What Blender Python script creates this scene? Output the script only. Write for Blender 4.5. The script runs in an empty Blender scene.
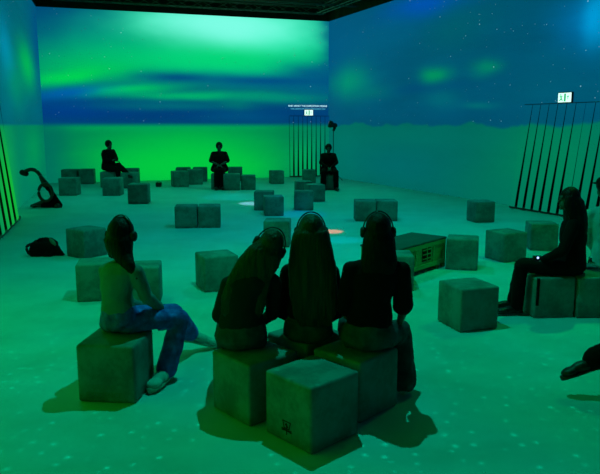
import bpy, bmesh, math, random
from mathutils import Vector, Matrix, noise
random.seed(7)
V = Vector
PI = math.pi
SC = bpy.context.scene
COL = SC.collection

# ------------------------------------------------------------------ camera
F = 660.0
CAM_H = 2.31
PITCH = math.atan(112 / F)
cam_d = bpy.data.cameras.new('camera')
cam_d.sensor_fit = 'HORIZONTAL'
cam_d.sensor_width = 36.0
cam_d.lens = 36.0 * F / 600.0
cam = bpy.data.objects.new('camera', cam_d)
cam.location = (0, 0, CAM_H)
cam.rotation_euler = (PI / 2 - PITCH, 0, 0)
COL.objects.link(cam)
SC.camera = cam

# ------------------------------------------------------------------ world / exposure
w = bpy.data.worlds.new('world')
w.use_nodes = True
w.node_tree.nodes['Background'].inputs[0].default_value = (0.0, 0.01, 0.01, 1)
w.node_tree.nodes['Background'].inputs[1].default_value = 0.05
SC.world = w
SC.view_settings.view_transform = 'Standard'
SC.view_settings.look = 'None'
SC.view_settings.exposure = 0.0
SC.view_settings.gamma = 1.0


def lin(c):
    out = []
    for v in c[:3]:
        v = v / 255.0
        out.append(v / 12.92 if v <= 0.04045 else ((v + 0.055) / 1.055) ** 2.4)
    return tuple(out) + (1.0,)


class NT:
    """tiny node-tree builder"""
    def __init__(s, tree):
        s.t = tree
        s.n = tree.nodes
        s.l = tree.links

    def put(s, sock, v):
        if hasattr(v, 'is_output'):
            s.l.new(v, sock)
        elif v is not None:
            sock.default_value = v

    def math(s, op, a, b=None, c=None, clamp=False):
        n = s.n.new('ShaderNodeMath'); n.operation = op; n.use_clamp = clamp
        s.put(n.inputs[0], a)
        if b is not None: s.put(n.inputs[1], b)
        if c is not None: s.put(n.inputs[2], c)
        return n.outputs[0]

    def vmath(s, op, a, b=None):
        n = s.n.new('ShaderNodeVectorMath'); n.operation = op
        s.put(n.inputs[0], a)
        if b is not None: s.put(n.inputs[1], b)
        return n.outputs['Value'] if op in ('LENGTH', 'DOT_PRODUCT', 'DISTANCE') else n.outputs[0]

    def mix(s, fac, a, b, mode='MIX'):
        n = s.n.new('ShaderNodeMix'); n.data_type = 'RGBA'; n.blend_type = mode
        s.put(n.inputs[0], fac); s.put(n.inputs[6], a); s.put(n.inputs[7], b)
        return n.outputs[2]

    def noise(s, vec, scale, detail=2, rough=0.5, color=False, dim='3D'):
        n = s.n.new('ShaderNodeTexNoise')
        s.put(n.inputs['Vector'], vec); n.inputs['Scale'].default_value = scale
        n.inputs['Detail'].default_value = detail; n.inputs['Roughness'].default_value = rough
        return n.outputs['Color' if color else 'Fac']

    def voronoi(s, vec, scale, out='Distance', feature='F1'):
        n = s.n.new('ShaderNodeTexVoronoi'); n.feature = feature
        s.put(n.inputs['Vector'], vec); n.inputs['Scale'].default_value = scale
        return n.outputs[out]

    def mapr(s, v, a, b, c=0.0, d=1.0, smooth=False):
        n = s.n.new('ShaderNodeMapRange'); n.interpolation_type = 'SMOOTHSTEP' if smooth else 'LINEAR'
        s.put(n.inputs[0], v)
        for k, x in zip((1, 2, 3, 4), (a, b, c, d)): n.inputs[k].default_value = x
        return n.outputs[0]

    def stars(s, vec, scale, thr, keep, flatz=False):
        """sparse round points: 1 on a star, 0 elsewhere"""
        if flatz:
            q = s.n.new('ShaderNodeSeparateXYZ'); s.l.new(vec, q.inputs[0])
            k = s.n.new('ShaderNodeCombineXYZ'); s.l.new(q.outputs[0], k.inputs[0]); s.l.new(q.outputs[2], k.inputs[1])
            vec = k.outputs[0]
        nd = s.n.new('ShaderNodeTexVoronoi'); nd.voronoi_dimensions = '2D'; nd.inputs['Scale'].default_value = scale
        s.l.new(vec, nd.inputs['Vector'])
        d = nd.outputs['Distance']; c = nd.outputs['Color']
        x = s.n.new('ShaderNodeSeparateColor'); s.l.new(c, x.inputs[0])
        size = s.mapr(x.outputs[1], 0, 1, thr * .35, thr)
        pt = s.math('SUBTRACT', 1.0, s.math('DIVIDE', d, size), clamp=True)
        return s.math('MULTIPLY', pt, s.math('GREATER_THAN', x.outputs[0], keep))


# ------------------------------------------------------------------ projectors over the floor
def projector(name, loc, target, energy, color, cone=120, blend=.6, size=.018, gobo=True, colb=None):
    d = bpy.data.lights.new(name, 'SPOT')
    d.energy = energy; d.color = color; d.spot_size = math.radians(cone); d.spot_blend = blend
    d.shadow_soft_size = size
    o = bpy.data.objects.new(name, d)
    o.location = loc
    o.rotation_euler = (V(target) - V(loc)).to_track_quat('-Z', 'Y').to_euler()
    COL.objects.link(o)
    if gobo:                       # the projected picture: drifting light with small stars in it
        d.use_nodes = True
        T = NT(d.node_tree)
        em = d.node_tree.nodes['Emission']
        tc = T.n.new('ShaderNodeTexCoord')
        sep = T.n.new('ShaderNodeSeparateXYZ'); T.l.new(tc.outputs['Normal'], sep.inputs[0])
        zz = T.math('MAXIMUM', T.math('ABSOLUTE', sep.outputs[2]), .05)
        cmb = T.n.new('ShaderNodeCombineXYZ')
        T.l.new(T.math('DIVIDE', sep.outputs[0], zz), cmb.inputs[0])
        T.l.new(T.math('DIVIDE', sep.outputs[1], zz), cmb.inputs[1])
        p = cmb.outputs[0]
        n1 = T.noise(p, 2.2, 3, .55)
        base = T.mix(T.mapr(n1, .38, .62, 0, 1, True), (1, 1, 1, 1), colb or (.5, .92, .74, 1))
        n2 = T.mapr(T.noise(T.vmath('MULTIPLY', p, (.6, 1.6, 1)), 5.0, 5, .65), .3, .7, .80, 1.14)
        st = T.math('MULTIPLY', T.stars(p, 42.0, .16, .45), 2.6)
        tot = T.math('ADD', n2, st)
        T.l.new(base, em.inputs['Color'])
        T.l.new(tot, em.inputs['Strength'])
    return o


TEAL = (0.0, 1.0, 0.60)
projector('projector_near', (0.1, 7.1, 6.6), (0.1, 6.3, 0), 700, TEAL, 125, .7)
projector('projector_right', (5.0, 10.4, 6.6), (4.8, 10.2, 0), 560, (0, 1, .16), 105, .9)
projector('projector_left', (-4.0, 10.5, 6.6), (-4.0, 10.2, 0), 330, (0, 1, .42), 100, .9)
projector('projector_middle', (0.4, 14.0, 6.6), (0.2, 14.0, 0), 640, (0, .85, .88), 105, .9)
projector('projector_right_middle', (4.4, 17.0, 6.6), (4.2, 17.0, 0), 430, (0, 1, .62), 105, .9)
projector('projector_back', (0.6, 23.0, 6.6), (-1.0, 23.0, 0), 620, (0, 1.0, .50), 115, .9)
projector('projector_back_corner', (-5.2, 20.5, 6.6), (-5.6, 20.5, 0), 480, (0, 1.0, .55), 112, .9)

# ------------------------------------------------------------------ authoring helpers
cP, sP = math.cos(PITCH), math.sin(PITCH)


def ray(px, py):
    u = (px - 300) / F; q = (237 - py) / F
    return V((u, cP + q * sP, -sP + q * cP))


def G(px, py, z=0.0):
    """where the sight line through a photo pixel meets the plane z"""
    r = ray(px, py); t = (z - CAM_H) / r.z
    return V((r.x * t, r.y * t, z))


def A(px, py, Y):
    """where it meets the plane y = Y"""
    r = ray(px, py); t = Y / r.y
    return V((r.x * t, Y, CAM_H + r.z * t))


def tag(o, label=None, cat=None, group=None, kind=None):
    if label: o['label'] = label
    if cat: o['category'] = cat
    if group: o['group'] = group
    if kind: o['kind'] = kind
    return o


def empty(name, loc=(0, 0, 0), rz=0.0):
    o = bpy.data.objects.new(name, None); COL.objects.link(o)
    o.location = loc; o.rotation_euler = (0, 0, rz)
    o.empty_display_size = .1
    return o


def link(name, bm, mat, parent=None, world=False, smooth=True, loc=None, rz=0.0):
    """one mesh object; world=True: verts are in world coordinates, moved under the parent's origin"""
    me = bpy.data.meshes.new(name)
    if world and parent is not None:
        bmesh.ops.translate(bm, verts=bm.verts, vec=-V(parent.location))
    bm.normal_update()
    bm.to_mesh(me); bm.free()
    for p in me.polygons: p.use_smooth = smooth
    o = bpy.data.objects.new(name, me)
    if mat: me.materials.append(mat)
    COL.objects.link(o)
    if parent: o.parent = parent
    if loc is not None: o.location = loc
    o.rotation_euler = (0, 0, rz)
    return o


def sharp(o, ang=35):
    o.data.set_sharp_from_angle(angle=math.radians(ang))
    return o


def box(bm, c, s, M=None, bev=0.0, seg=2):
    r = bmesh.ops.create_cube(bm, size=1.0)
    vs = r['verts']
    bmesh.ops.scale(bm, vec=s, verts=vs)
    if bev > 0:
        es = list({e for v in vs for e in v.link_edges})
        rb = bmesh.ops.bevel(bm, geom=es, offset=bev, segments=seg, profile=.5, affect='EDGES')
        vs = list({v for f in rb['faces'] for v in f.verts} | {v for v in vs if v.is_valid})
    T = Matrix.Translation(c)
    if M: T = T @ M
    bmesh.ops.transform(bm, matrix=T, verts=vs)
    return vs


def frame(p, q, up=V((0, 0, 1))):
    z = (V(q) - V(p)).normalized()
    x = up.cross(z)
    if x.length < 1e-4: x = V((1, 0, 0)).cross(z)
    if x.length < 1e-4: x = V((0, 1, 0)).cross(z)
    x.normalize(); y = z.cross(x)
    return x, y, z


def loft(bm, secs, n=16, cap=True):
    """secs: list of (center, xaxis*rx, yaxis*ry); closed tube of elliptic rings"""
    rings = []
    for c, ax, ay in secs:
        rings.append([bm.verts.new(V(c) + V(ax) * math.cos(2 * PI * k / n) + V(ay) * math.sin(2 * PI * k / n)) for k in range(n)])
    for a, b in zip(rings, rings[1:]):
        for k in range(n):
            bm.faces.new((a[k], a[(k + 1) % n], b[(k + 1) % n], b[k]))
    if cap:
        bm.faces.new(list(reversed(rings[0]))); bm.faces.new(rings[-1])
    return rings


def capsule(bm, p, q, r0, r1, n=12, flat=1.0, up=V((0, 0, 1))):
    p, q = V(p), V(q)
    x, y, z = frame(p, q, up)
    secs = []
    for a in (-80, -55, -25, 0):
        t = math.radians(a)
        secs.append((p + z * r0 * math.sin(t), x * r0 * math.cos(t), y * r0 * flat * math.cos(t)))
    for a in (0, 25, 55, 80):
        t = math.radians(a)
        secs.append((q + z * r1 * math.sin(t), x * r1 * math.cos(t), y * r1 * flat * math.cos(t)))
    loft(bm, secs, n)


def chain(bm, pts, rads, n=12):
    for (a, b, r, s) in zip(pts, pts[1:], rads, rads[1:]): capsule(bm, a, b, r, s, n)


def ellipsoid(bm, c, r, X=V((1, 0, 0)), Y=V((0, 1, 0)), Z=V((0, 0, 1)), seg=20):
    res = bmesh.ops.create_uvsphere(bm, u_segments=seg, v_segments=seg // 2 + 2, radius=1.0)
    c = V(c)
    for v in res['verts']:
        v.co = c + X * v.co.x * r[0] + Y * v.co.y * r[1] + Z * v.co.z * r[2]


def tube(bm, pts, r, n=8, cap=True):
    pts = [V(p) for p in pts]
    secs = []
    upv = V((0, 0, 1))
    for i, p in enumerate(pts):
        a = pts[max(i - 1, 0)]; b = pts[min(i + 1, len(pts) - 1)]
        z = (b - a).normalized()
        x = upv.cross(z)
        if x.length < .05: x = V((1, 0, 0)).cross(z)
        x.normalize(); y = z.cross(x)
        rr = r[i] if isinstance(r, (list, tuple)) else r
        secs.append((p, x * rr, y * rr))
    loft(bm, secs, n, cap)


def spline(pts, k=6):
    pts = [V(p) for p in pts]
    out = []
    for i in range(len(pts) - 1):
        p0 = pts[max(i - 1, 0)]; p1 = pts[i]; p2 = pts[i + 1]; p3 = pts[min(i + 2, len(pts) - 1)]
        for j in range(k):
            t = j / k
            out.append(.5 * ((2 * p1) + (-p0 + p2) * t + (2 * p0 - 5 * p1 + 4 * p2 - p3) * t * t + (-p0 + 3 * p1 - 3 * p2 + p3) * t ** 3))
    out.append(pts[-1])
    return out


def fuse(bm, voxel, smooth=6, disp=None, fac=.5):
    """weld overlapping closed volumes into one continuous skin; returns a new bmesh"""
    me = bpy.data.meshes.new('tmp'); bmesh.ops.recalc_face_normals(bm, faces=bm.faces); bm.to_mesh(me); bm.free()
    o = bpy.data.objects.new('tmp', me); COL.objects.link(o)
    m = o.modifiers.new('r', 'REMESH'); m.mode = 'VOXEL'; m.voxel_size = voxel
    s = o.modifiers.new('s', 'SMOOTH'); s.iterations = smooth; s.factor = fac
    dg = bpy.context.evaluated_depsgraph_get()
    me2 = bpy.data.meshes.new_from_object(o.evaluated_get(dg))
    out = bmesh.new(); out.from_mesh(me2)
    bpy.data.objects.remove(o); bpy.data.meshes.remove(me); bpy.data.meshes.remove(me2)
    if disp:
        out.normal_update()
        mv = [(v, v.normal * disp(v.co)) for v in out.verts]
        for v, d in mv: v.co += d
    return out


# ------------------------------------------------------------------ materials
def mat(name, col, rough=.6, spec=.3, metal=0.0, bump=0.0, bscale=30, var=0.0, vscale=3.0, sheen=0.0, stretch=None, col2=None):
    m = bpy.data.materials.new(name); m.use_nodes = True
    T = NT(m.node_tree); b = T.n['Principled BSDF']
    c = lin(col)
    b.inputs['Base Color'].default_value = c
    b.inputs['Roughness'].default_value = rough
    b.inputs['Specular IOR Level'].default_value = spec
    b.inputs['Metallic'].default_value = metal
    if sheen: b.inputs['Sheen Weight'].default_value = sheen
    tc = T.n.new('ShaderNodeTexCoord')
    vec = tc.outputs['Object']
    if stretch:
        vec = T.vmath('MULTIPLY', vec, stretch)
    if var or col2:
        f = T.mapr(T.noise(vec, vscale, 5, .6), .3, .7)
        c2 = lin(col2) if col2 else tuple(x * (1 - var) for x in c[:3]) + (1,)
        T.l.new(T.mix(f, c2, c), b.inputs['Base Color'])
    if bump:
        bn = T.n.new('ShaderNodeBump'); bn.inputs['Strength'].default_value = bump
        bn.inputs['Distance'].default_value = .01
        T.l.new(T.noise(vec, bscale, 4, .6), bn.inputs['Height'])
        T.l.new(bn.outputs[0], b.inputs['Normal'])
    return m


def emis(name, col, strength=1.0):
    m = bpy.data.materials.new(name); m.use_nodes = True
    b = m.node_tree.nodes['Principled BSDF']
    b.inputs['Base Color'].default_value = lin(col)
    b.inputs['Emission Color'].default_value = lin(col)
    b.inputs['Emission Strength'].default_value = strength
    return m


M = dict(
    skin=mat('skin', (84, 64, 56), .55, .35, bump=.05, bscale=90),
    black=mat('black_cloth', (10, 10, 11), .85, .1, bump=.15, bscale=120),
    dark=mat('dark_cloth', (36, 35, 36), .85, .15, bump=.15, bscale=120, var=.3),
    shirt=mat('pale_knit', (122, 128, 130), .85, .15, bump=.25, bscale=140, var=.25, vscale=5),
    white=mat('white_cotton', (165, 175, 180), .85, .15, bump=.15, bscale=120, var=.1),
    jeans=mat('blue_denim', (70, 120, 225), .85, .15, bump=.3, bscale=160, col2=(26, 54, 140), vscale=14),
    greyjeans=mat('washed_denim', (74, 82, 88), .85, .15, bump=.3, bscale=160, col2=(38, 43, 50), vscale=9),
    hair_dark=mat('dark_hair', (9, 8, 8), .55, .15, bump=.6, bscale=60, stretch=(1, 1, .06)),
    hair_brown=mat('brown_hair', (62, 56, 28), .5, .25, bump=.8, bscale=70, stretch=(1, 1, .05), col2=(22, 18, 12), vscale=45),
    plastic=mat('black_plastic', (14, 14, 15), .35, .5),
    cushion=mat('black_leatherette', (20, 20, 21), .6, .3),
    metal=mat('brushed_metal', (120, 122, 125), .35, .5, 1.0),
    shoe=mat('canvas_shoe', (200, 200, 190), .7, .25, bump=.2, bscale=80, var=.35, vscale=20),
    sole=mat('rubber_sole', (175, 170, 155), .8, .2),
    darkshoe=mat('dark_leather', (20, 20, 20), .45, .4, bump=.2, bscale=60),
    wood=mat('pale_plywood', (168, 160, 96), .7, .2, bump=.1, bscale=40, var=.25, vscale=12, stretch=(.3, .3, 4)),
    topfelt=mat('dark_crate_top', (70, 84, 80), .8, .15, bump=.15, bscale=60, var=.3),
    print=mat('black_print', (10, 16, 12), .8, .1),
    paleprint=mat('pale_print', (96, 120, 100), .8, .1),
    shade_black=mat('recess_shade_black', (5, 6, 6), .9, .05),  # near-black colour standing in for the shade inside openings
    ceil=mat('dark_ceiling', (74, 50, 28), .85, .15, bump=.3, bscale=4, var=.6, vscale=3),
    truss=mat('truss_steel', (130, 100, 64), .5, .4, .6, var=.5, vscale=6),
)


def cube_material():
    m = bpy.data.materials.new('mottled_cube_cover'); m.use_nodes = True
    T = NT(m.node_tree); b = T.n['Principled BSDF']
    tc = T.n.new('ShaderNodeTexCoord'); oi = T.n.new('ShaderNodeObjectInfo')
    off = T.math('MULTIPLY', oi.outputs['Random'], 37.0)
    vec = T.vmath('ADD', tc.outputs['Object'], off)
    n = T.noise(vec, 3.2, 6, .62)
    n2 = T.noise(vec, 22.0, 4, .6)
    f = T.mapr(T.math('ADD', T.math('MULTIPLY', n, .8), T.math('MULTIPLY', n2, .2)), .35, .62, 0, 1, True)
    c = T.mix(f, lin((88, 98, 96)), lin((122, 132, 130)))
    # patchy darker band along the lower rim
    sep = T.n.new('ShaderNodeSeparateXYZ'); T.l.new(tc.outputs['Object'], sep.inputs[0])
    rim = T.math('MULTIPLY', T.mapr(sep.outputs[2], .12, .0, 0, 1, True), T.mapr(T.noise(vec, 9.0, 4, .7), .42, .6))
    c = T.mix(T.math('MULTIPLY', rim, .45), c, lin((48, 52, 50)))
    T.l.new(c, b.inputs['Base Color'])
    b.inputs['Roughness'].default_value = .62
    b.inputs['Specular IOR Level'].default_value = .3
    bn = T.n.new('ShaderNodeBump'); bn.inputs['Strength'].default_value = .18; bn.inputs['Distance'].default_value = .01
    T.l.new(T.noise(vec, 16.0, 3, .5), bn.inputs['Height']); T.l.new(bn.outputs[0], b.inputs['Normal'])
    return m


M['cube'] = cube_material()

# ------------------------------------------------------------------ the room
WALL_H = 6.82
PL, PR_ = V((-10.2, 26.6, 0)), V((1.28, 30.35, 0))
KL = V((-5.3, 9.1, 0)); KR = PR_ + V((.43, -1, 0)) * 36.3
RL = V((-5.3, -6, 0))


class Wall:
    def __init__(s, a, b):
        s.a = V(a); s.b = V(b); s.d = (s.b - s.a).normalized(); s.len = (s.b - s.a).length
        s.n = V((s.d.y, -s.d.x, 0))          # towards the room when a->b runs clockwise seen from above
        s.rz = math.atan2(s.d.y, s.d.x)

    def hit(s, px, py, off=0.0):
        """photo pixel -> (distance along wall, height) on the plane 'off' in front of the wall"""
        r = ray(px, py); o = V((0, 0, CAM_H)); a = s.a + s.n * off
        t = (a - o).dot(s.n) / r.dot(s.n)
        p = o + r * t
        return (p - a).dot(s.d), p.z


WB = Wall(PL, PR_)            # back
WR = Wall(PR_, KR)            # right
WL = Wall(KL, PL)             # left
WN = Wall(RL, KL)             # left, nearer the camera
WE = Wall(KR, RL)             # rear


def screen_material(name, wall, ref, base, blobs, snow, snow_blobs, ridge=0.0, strength=1.0, stars=True, soft=.06):
    """a projected picture: soft patches of light placed on the wall (the wall is a lit screen)"""
    m = bpy.data.materials.new(name); m.use_nodes = True
    T = NT(m.node_tree); b = T.n['Principled BSDF']
    tc = T.n.new('ShaderNodeTexCoord'); tc.object = ref
    co = tc.outputs['Object']
    wob = T.vmath('SUBTRACT', T.noise(T.vmath('MULTIPLY', co, (.5, .5, 1.0)), .55, 3, .6, color=True), (.5, .5, .5))
    cw = T.vmath('ADD', co, T.vmath('MULTIPLY', wob, (1.8, 0, .25)))

    def layer(col, px, py, rx, ry, c, k, rot):
        s0, z0 = wall.hit(px, py)
        s1, _ = wall.hit(px - rx, py); s2, _ = wall.hit(px + rx, py)
        _, z1 = wall.hit(px, py + ry); _, z2 = wall.hit(px, py - ry)
        rs = max(abs(s2 - s1) / 2, .1); rz = max(abs(z2 - z1) / 2, .05)
        p = T.vmath('SUBTRACT', cw, (s0, 0, z0))
        if rot:
            mp = T.n.new('ShaderNodeMapping'); mp.vector_type = 'POINT'
            mp.inputs['Rotation'].default_value = (0, math.radians(rot), 0)
            T.l.new(p, mp.inputs['Vector']); p = mp.outputs[0]
        p = T.vmath('MULTIPLY', p, (1 / rs, 0, 1 / rz))
        l = T.vmath('LENGTH', p)
        g = T.math('EXPONENT', T.math('MULTIPLY', T.math('POWER', l, 3.0 if ry >= 18 and rx > 60 else 2.0), -.75))
        return T.mix(T.math('MULTIPLY', g, k), col, lin(c))

    sky = lin(base)
    n = T.noise(T.vmath('MULTIPLY', co, (.25, 1, 1.4)), .8, 4, .6)
    sky = T.mix(T.mapr(n, .3, .7, 0, .6), sky, tuple(x * .62 for x in lin(base)[:3]) + (1,))
    for bl in blobs:
        bl = tuple(bl) + (0,) * (7 - len(bl))
        sky = layer(sky, *bl[:4], bl[4], bl[5], bl[6])
    if stars:
        st = T.math('ADD', T.stars(co, 1.5, .036, .5, True), T.math('MULTIPLY', T.stars(T.vmath('ADD', co, (3.3, 7.7, 1.1)), 2.6, .045, .5, True), .5))
        sky = T.mix(T.math('MULTIPLY', st, .8), sky, (.5, .85, .95, 1))
    gnd = lin(snow)
    gn = T.noise(T.vmath('MULTIPLY', co, (.35, 1, 2.2)), 1.2, 4, .6)
    gnd = T.mix(T.mapr(gn, .3, .7, 0, .4), gnd, tuple(x * .6 for x in lin(snow)[:3]) + (1,))
    for bl in snow_blobs:
        bl = tuple(bl) + (0,) * (7 - len(bl))
        gnd = layer(gnd, *bl[:4], bl[4], bl[5], bl[6])
    sep = T.n.new('ShaderNodeSeparateXYZ'); T.l.new(co, sep.inputs[0])
    hn = T.math('MULTIPLY', T.math('SUBTRACT', T.noise(T.vmath('MULTIPLY', co, (1, 0, 0)), .55, 3, .5), .5), ridge)
    f = T.mapr(T.math('SUBTRACT', sep.outputs[2], T.math('ADD', hn, CAM_H)), -soft, soft, 0, 1, True)
    c = T.mix(f, gnd, sky)
    b.inputs['Base Color'].default_value = (.06, .06, .06, 1)
    b.inputs['Roughness'].default_value = .85
    b.inputs['Specular IOR Level'].default_value = .1
    T.l.new(c, b.inputs['Emission Color'])
    b.inputs['Emission Strength'].default_value = strength
    return m


def make_wall(name, wall, ext0=0.0, ext1=0.0):
    bm = bmesh.new()
    L = wall.len
    box(bm, V(((L + ext1 - ext0) / 2, .1, WALL_H / 2)), (L + ext0 + ext1, .2, WALL_H))
    o = link(name, bm, None, None, smooth=False, loc=wall.a, rz=wall.rz)
    tag(o, kind='structure')
    return o


wb = make_wall('wall_back', WB)
wr = make_wall('wall_right', WR)
wl = make_wall('wall_left', WL)
wn = make_wall('wall_near_left', WN)
we = make_wall('wall_rear', WE)

back_blobs = [
    (40, 30, 60, 40, (0, 66, 118), .9),
    (232, 36, 104, 38, (5, 215, 140), 1.0),
    (230, 30, 84, 26, (50, 245, 195), .9),
    (225, 26, 62, 18, (130, 255, 232), .9),
    (120, 48, 60, 17, (0, 165, 120), .75),
    (95, 67, 70, 14, (0, 178, 95), .95),
    (225, 61, 100, 13, (0, 212, 115), .9),
    (72, 77, 46, 7, (0, 212, 80), .95, 8),
    (178, 77, 34, 5, (0, 76, 122), .95),
    (268, 81, 78, 6, (0, 74, 130), .95),
    (312, 72, 28, 9, (0, 66, 130), .8),
    (330, 40, 9, 60, (0, 78, 125), .8),
    (125, 90, 40, 4, (0, 205, 90), .85, 5),
    (195, 96, 70, 4, (0, 185, 105), .9),
    (275, 98, 50, 5, (0, 145, 115), .8),
    (170, 113, 220, 9, (0, 55, 118), .9),
    (70, 93, 36, 5, (0, 92, 175), .85, 6),
    (70, 108, 40, 10, (0, 55, 138), .7),
    (170, 106, 60, 4, (0, 112, 120), .7),
    (235, 104, 14, 6, (0, 124, 110), .6),
    (235, 117, 36, 5, (0, 84, 128), .6),
    (312, 90, 30, 6, (0, 98, 130), .6),
]
back_snow = [
    (185, 158, 92, 32, (0, 190, 66), .95),
    (190, 168, 75, 18, (2, 204, 60), .75),
    (150, 127, 130, 4, (0, 165, 85), .7),
    (42, 150, 26, 60, (0, 105, 92), .8),
    (330, 150, 24, 40, (0, 118, 100), .7),
    (308, 160, 14, 18, (0, 185, 90), .5),
]
mb = screen_material('projected_aurora_back', WB, wb, (0, 72, 120), back_blobs, (0, 118, 82), back_snow, 0.0, soft=.14)
wb.data.materials.append(mb)

right_blobs = [
    (330, 60, 30, 40, (0, 78, 128), .8),
    (425, 4, 34, 12, (0, 74, 190), .8),
    (455, 26, 30, 22, (0, 92, 98), .6),
    (375, 40, 40, 20, (0, 92, 128), .6),
    (350, 82, 16, 14, (0, 148, 108), .8),
    (372, 92, 18, 5, (0, 118, 110), .6),
    (434, 76, 11, 7, (0, 150, 88), .85),
    (484, 68, 12, 7, (0, 138, 95), .75),
    (440, 100, 14, 9, (0, 112, 118), .5),
    (478, 106, 16, 3, (0, 125, 112), .6),
    (420, 88, 40, 5, (0, 60, 115), .5),
    (600, 18, 12, 20, (0, 190, 245), .9),
    (595, 20, 30, 30, (0, 120, 190), .6),
    (560, 70, 60, 20, (0, 78, 112), .5),
    (500, 115, 90, 12, (0, 70, 108), .5),
]
right_snow = [
    (345, 150, 20, 30, (0, 118, 102), .6),
    (400, 165, 50, 22, (0, 100, 108), .6),
    (420, 135, 60, 8, (0, 112, 100), .4),
    (560, 165, 60, 60, (0, 126, 80), .8),
    (490, 190, 40, 24, (0, 112, 86), .5),
]
mr = screen_material('projected_aurora_right', WR, wr, (0, 84, 116), right_blobs, (0, 102, 90), right_snow, .8)
wr.data.materials.append(mr)

left_blobs = [
    (6, 50, 6, 24, (0, 140, 175), .8),
    (28, 66, 7, 18, (0, 185, 75), .9),
    (16, 84, 8, 20, (0, 150, 90), .5),
    (38, 40, 6, 40, (0, 70, 125), .8),
]
left_snow = [
    (34, 150, 8, 24, (0, 150, 78), .7),
    (14, 170, 10, 40, (0, 120, 92), .6),
    (0, 190, 14, 60, (20, 190, 40), .8),
]
ml = screen_material('projected_aurora_left', WL, wl, (0, 98, 118), left_blobs, (0, 118, 90), left_snow, 0.0)
wl.data.materials.append(ml)


def glow_wall(name, wall, o, cola, colb, strength):
    m = bpy.data.materials.new(name); m.use_nodes = True
    T = NT(m.node_tree); b = T.n['Principled BSDF']
    tc = T.n.new('ShaderNodeTexCoord')
    f = T.mapr(T.noise(T.vmath('MULTIPLY', tc.outputs['Object'], (.3, 1, .9)), .7, 4, .6), .35, .65, 0, 1, True)
    T.l.new(T.mix(f, lin(cola), lin(colb)), b.inputs['Emission Color'])
    b.inputs['Emission Strength'].default_value = strength
    b.inputs['Base Color'].default_value = (.06, .06, .06, 1)
    o.data.materials.append(m)


glow_wall('projected_green_near', WN, wn, (24, 205, 12), (0, 150, 30), 1.5)
glow_wall('projected_green_rear', WE, we, (0, 110, 45), (0, 80, 70), .22)

# floor
bm = bmesh.new()
fl = [PL, PR_, KR, RL + V((0, 0, 0)), KL]
vt = [bm.verts.new(p) for p in fl]; vb = [bm.verts.new(p - V((0, 0, .15))) for p in fl]
bm.faces.new(vt); bm.faces.new(list(reversed(vb)))
for i in range(5): bm.faces.new((vt[i], vb[i], vb[(i + 1) % 5], vt[(i + 1) % 5]))
bmesh.ops.recalc_face_normals(bm, faces=bm.faces)
mf = bpy.data.materials.new('pale_floor'); mf.use_nodes = True
T = NT(mf.node_tree); b = T.n['Principled BSDF']
tc = T.n.new('ShaderNodeTexCoord')
f = T.mapr(T.noise(tc.outputs['Object'], 1.1, 6, .65), .3, .7)
T.l.new(T.mix(f, lin((178, 182, 182)), lin((198, 202, 202))), b.inputs['Base Color'])
b.inputs['Roughness'].default_value = .55
b.inputs['Specular IOR Level'].default_value = .25
tag(link('floor', bm, mf, smooth=False), kind='structure')

# ceiling slab and the dark steel grid under it
bm = bmesh.new()
vt = [bm.verts.new(p + V((0, 0, WALL_H + .55))) for p in fl]; vb = [bm.verts.new(p + V((0, 0, WALL_H + .75))) for p in fl]
bm.faces.new(vt); bm.faces.new(list(reversed(vb)))
for i in range(5): bm.faces.new((vt[i], vb[i], vb[(i + 1) % 5], vt[(i + 1) % 5]))
bmesh.ops.recalc_face_normals(bm, faces=bm.faces)
tag(link('ceiling', bm, M['ceil'], smooth=False), kind='structure')
for name, wall in (('trim_back', WB), ('trim_right', WR), ('trim_left', WL), ('trim_near_left', WN), ('trim_rear', WE)):
    bm = bmesh.new(); box(bm, V((wall.len / 2, .1, WALL_H + .275)), (wall.len, .22, .55))
    tag(link(name, bm, M['ceil'], smooth=False, loc=wall.a, rz=wall.rz), kind='structure')


def truss(name, p, q, label):
    p, q = V(p), V(q)
    x, y, z = frame(p, q)
    L = (q - p).length
    root = empty(name, p)
    tag(root, label, 'truss', 'lighting trusses under the ceiling')
    bm = bmesh.new()
    cs = [x * .13 + y * .13, x * -.13 + y * .13, x * -.13 - y * .13, x * .13 - y * .13]
    for c in cs: tube(bm, [p + c, q + c], .022, 6)
    link('chord', bm, M['truss'], root, world=True)
    bm = bmesh.new()
    n = int(L / .5)
    for i in range(n):
        a, b_ = p + z * (i * L / n), p + z * ((i + 1) * L / n)
        for k in range(4):
            c, d = cs[k], cs[(k + 1) % 4]
            if i % 2: c, d = d, c
            tube(bm, [a + c, b_ + d], .011, 5)
    link('lattice', bm, M['truss'], root, world=True)


tz = WALL_H + .25
truss('ceiling_truss', WB.a + WB.d * .6 + WB.n * 1.1 + V((0, 0, tz)), WB.b - WB.d * .6 + WB.n * 1.1 + V((0, 0, tz)), 'dark steel lattice truss nearest the back wall, under the ceiling')
truss('ceiling_truss', WB.a + WB.d * .9 + WB.n * 3.2 + V((0, 0, tz)), WB.b + WB.n * 3.2 + V((0, 0, tz)), 'dark steel lattice truss further into the room, at the top frame edge')
truss('ceiling_truss', WR.a + WR.d * 1.2 + WR.n * 1.0 + V((0, 0, tz)), WR.a + WR.d * 12 + WR.n * 1.0 + V((0, 0, tz)), 'dark steel lattice truss running along the top of the right wall')


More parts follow.
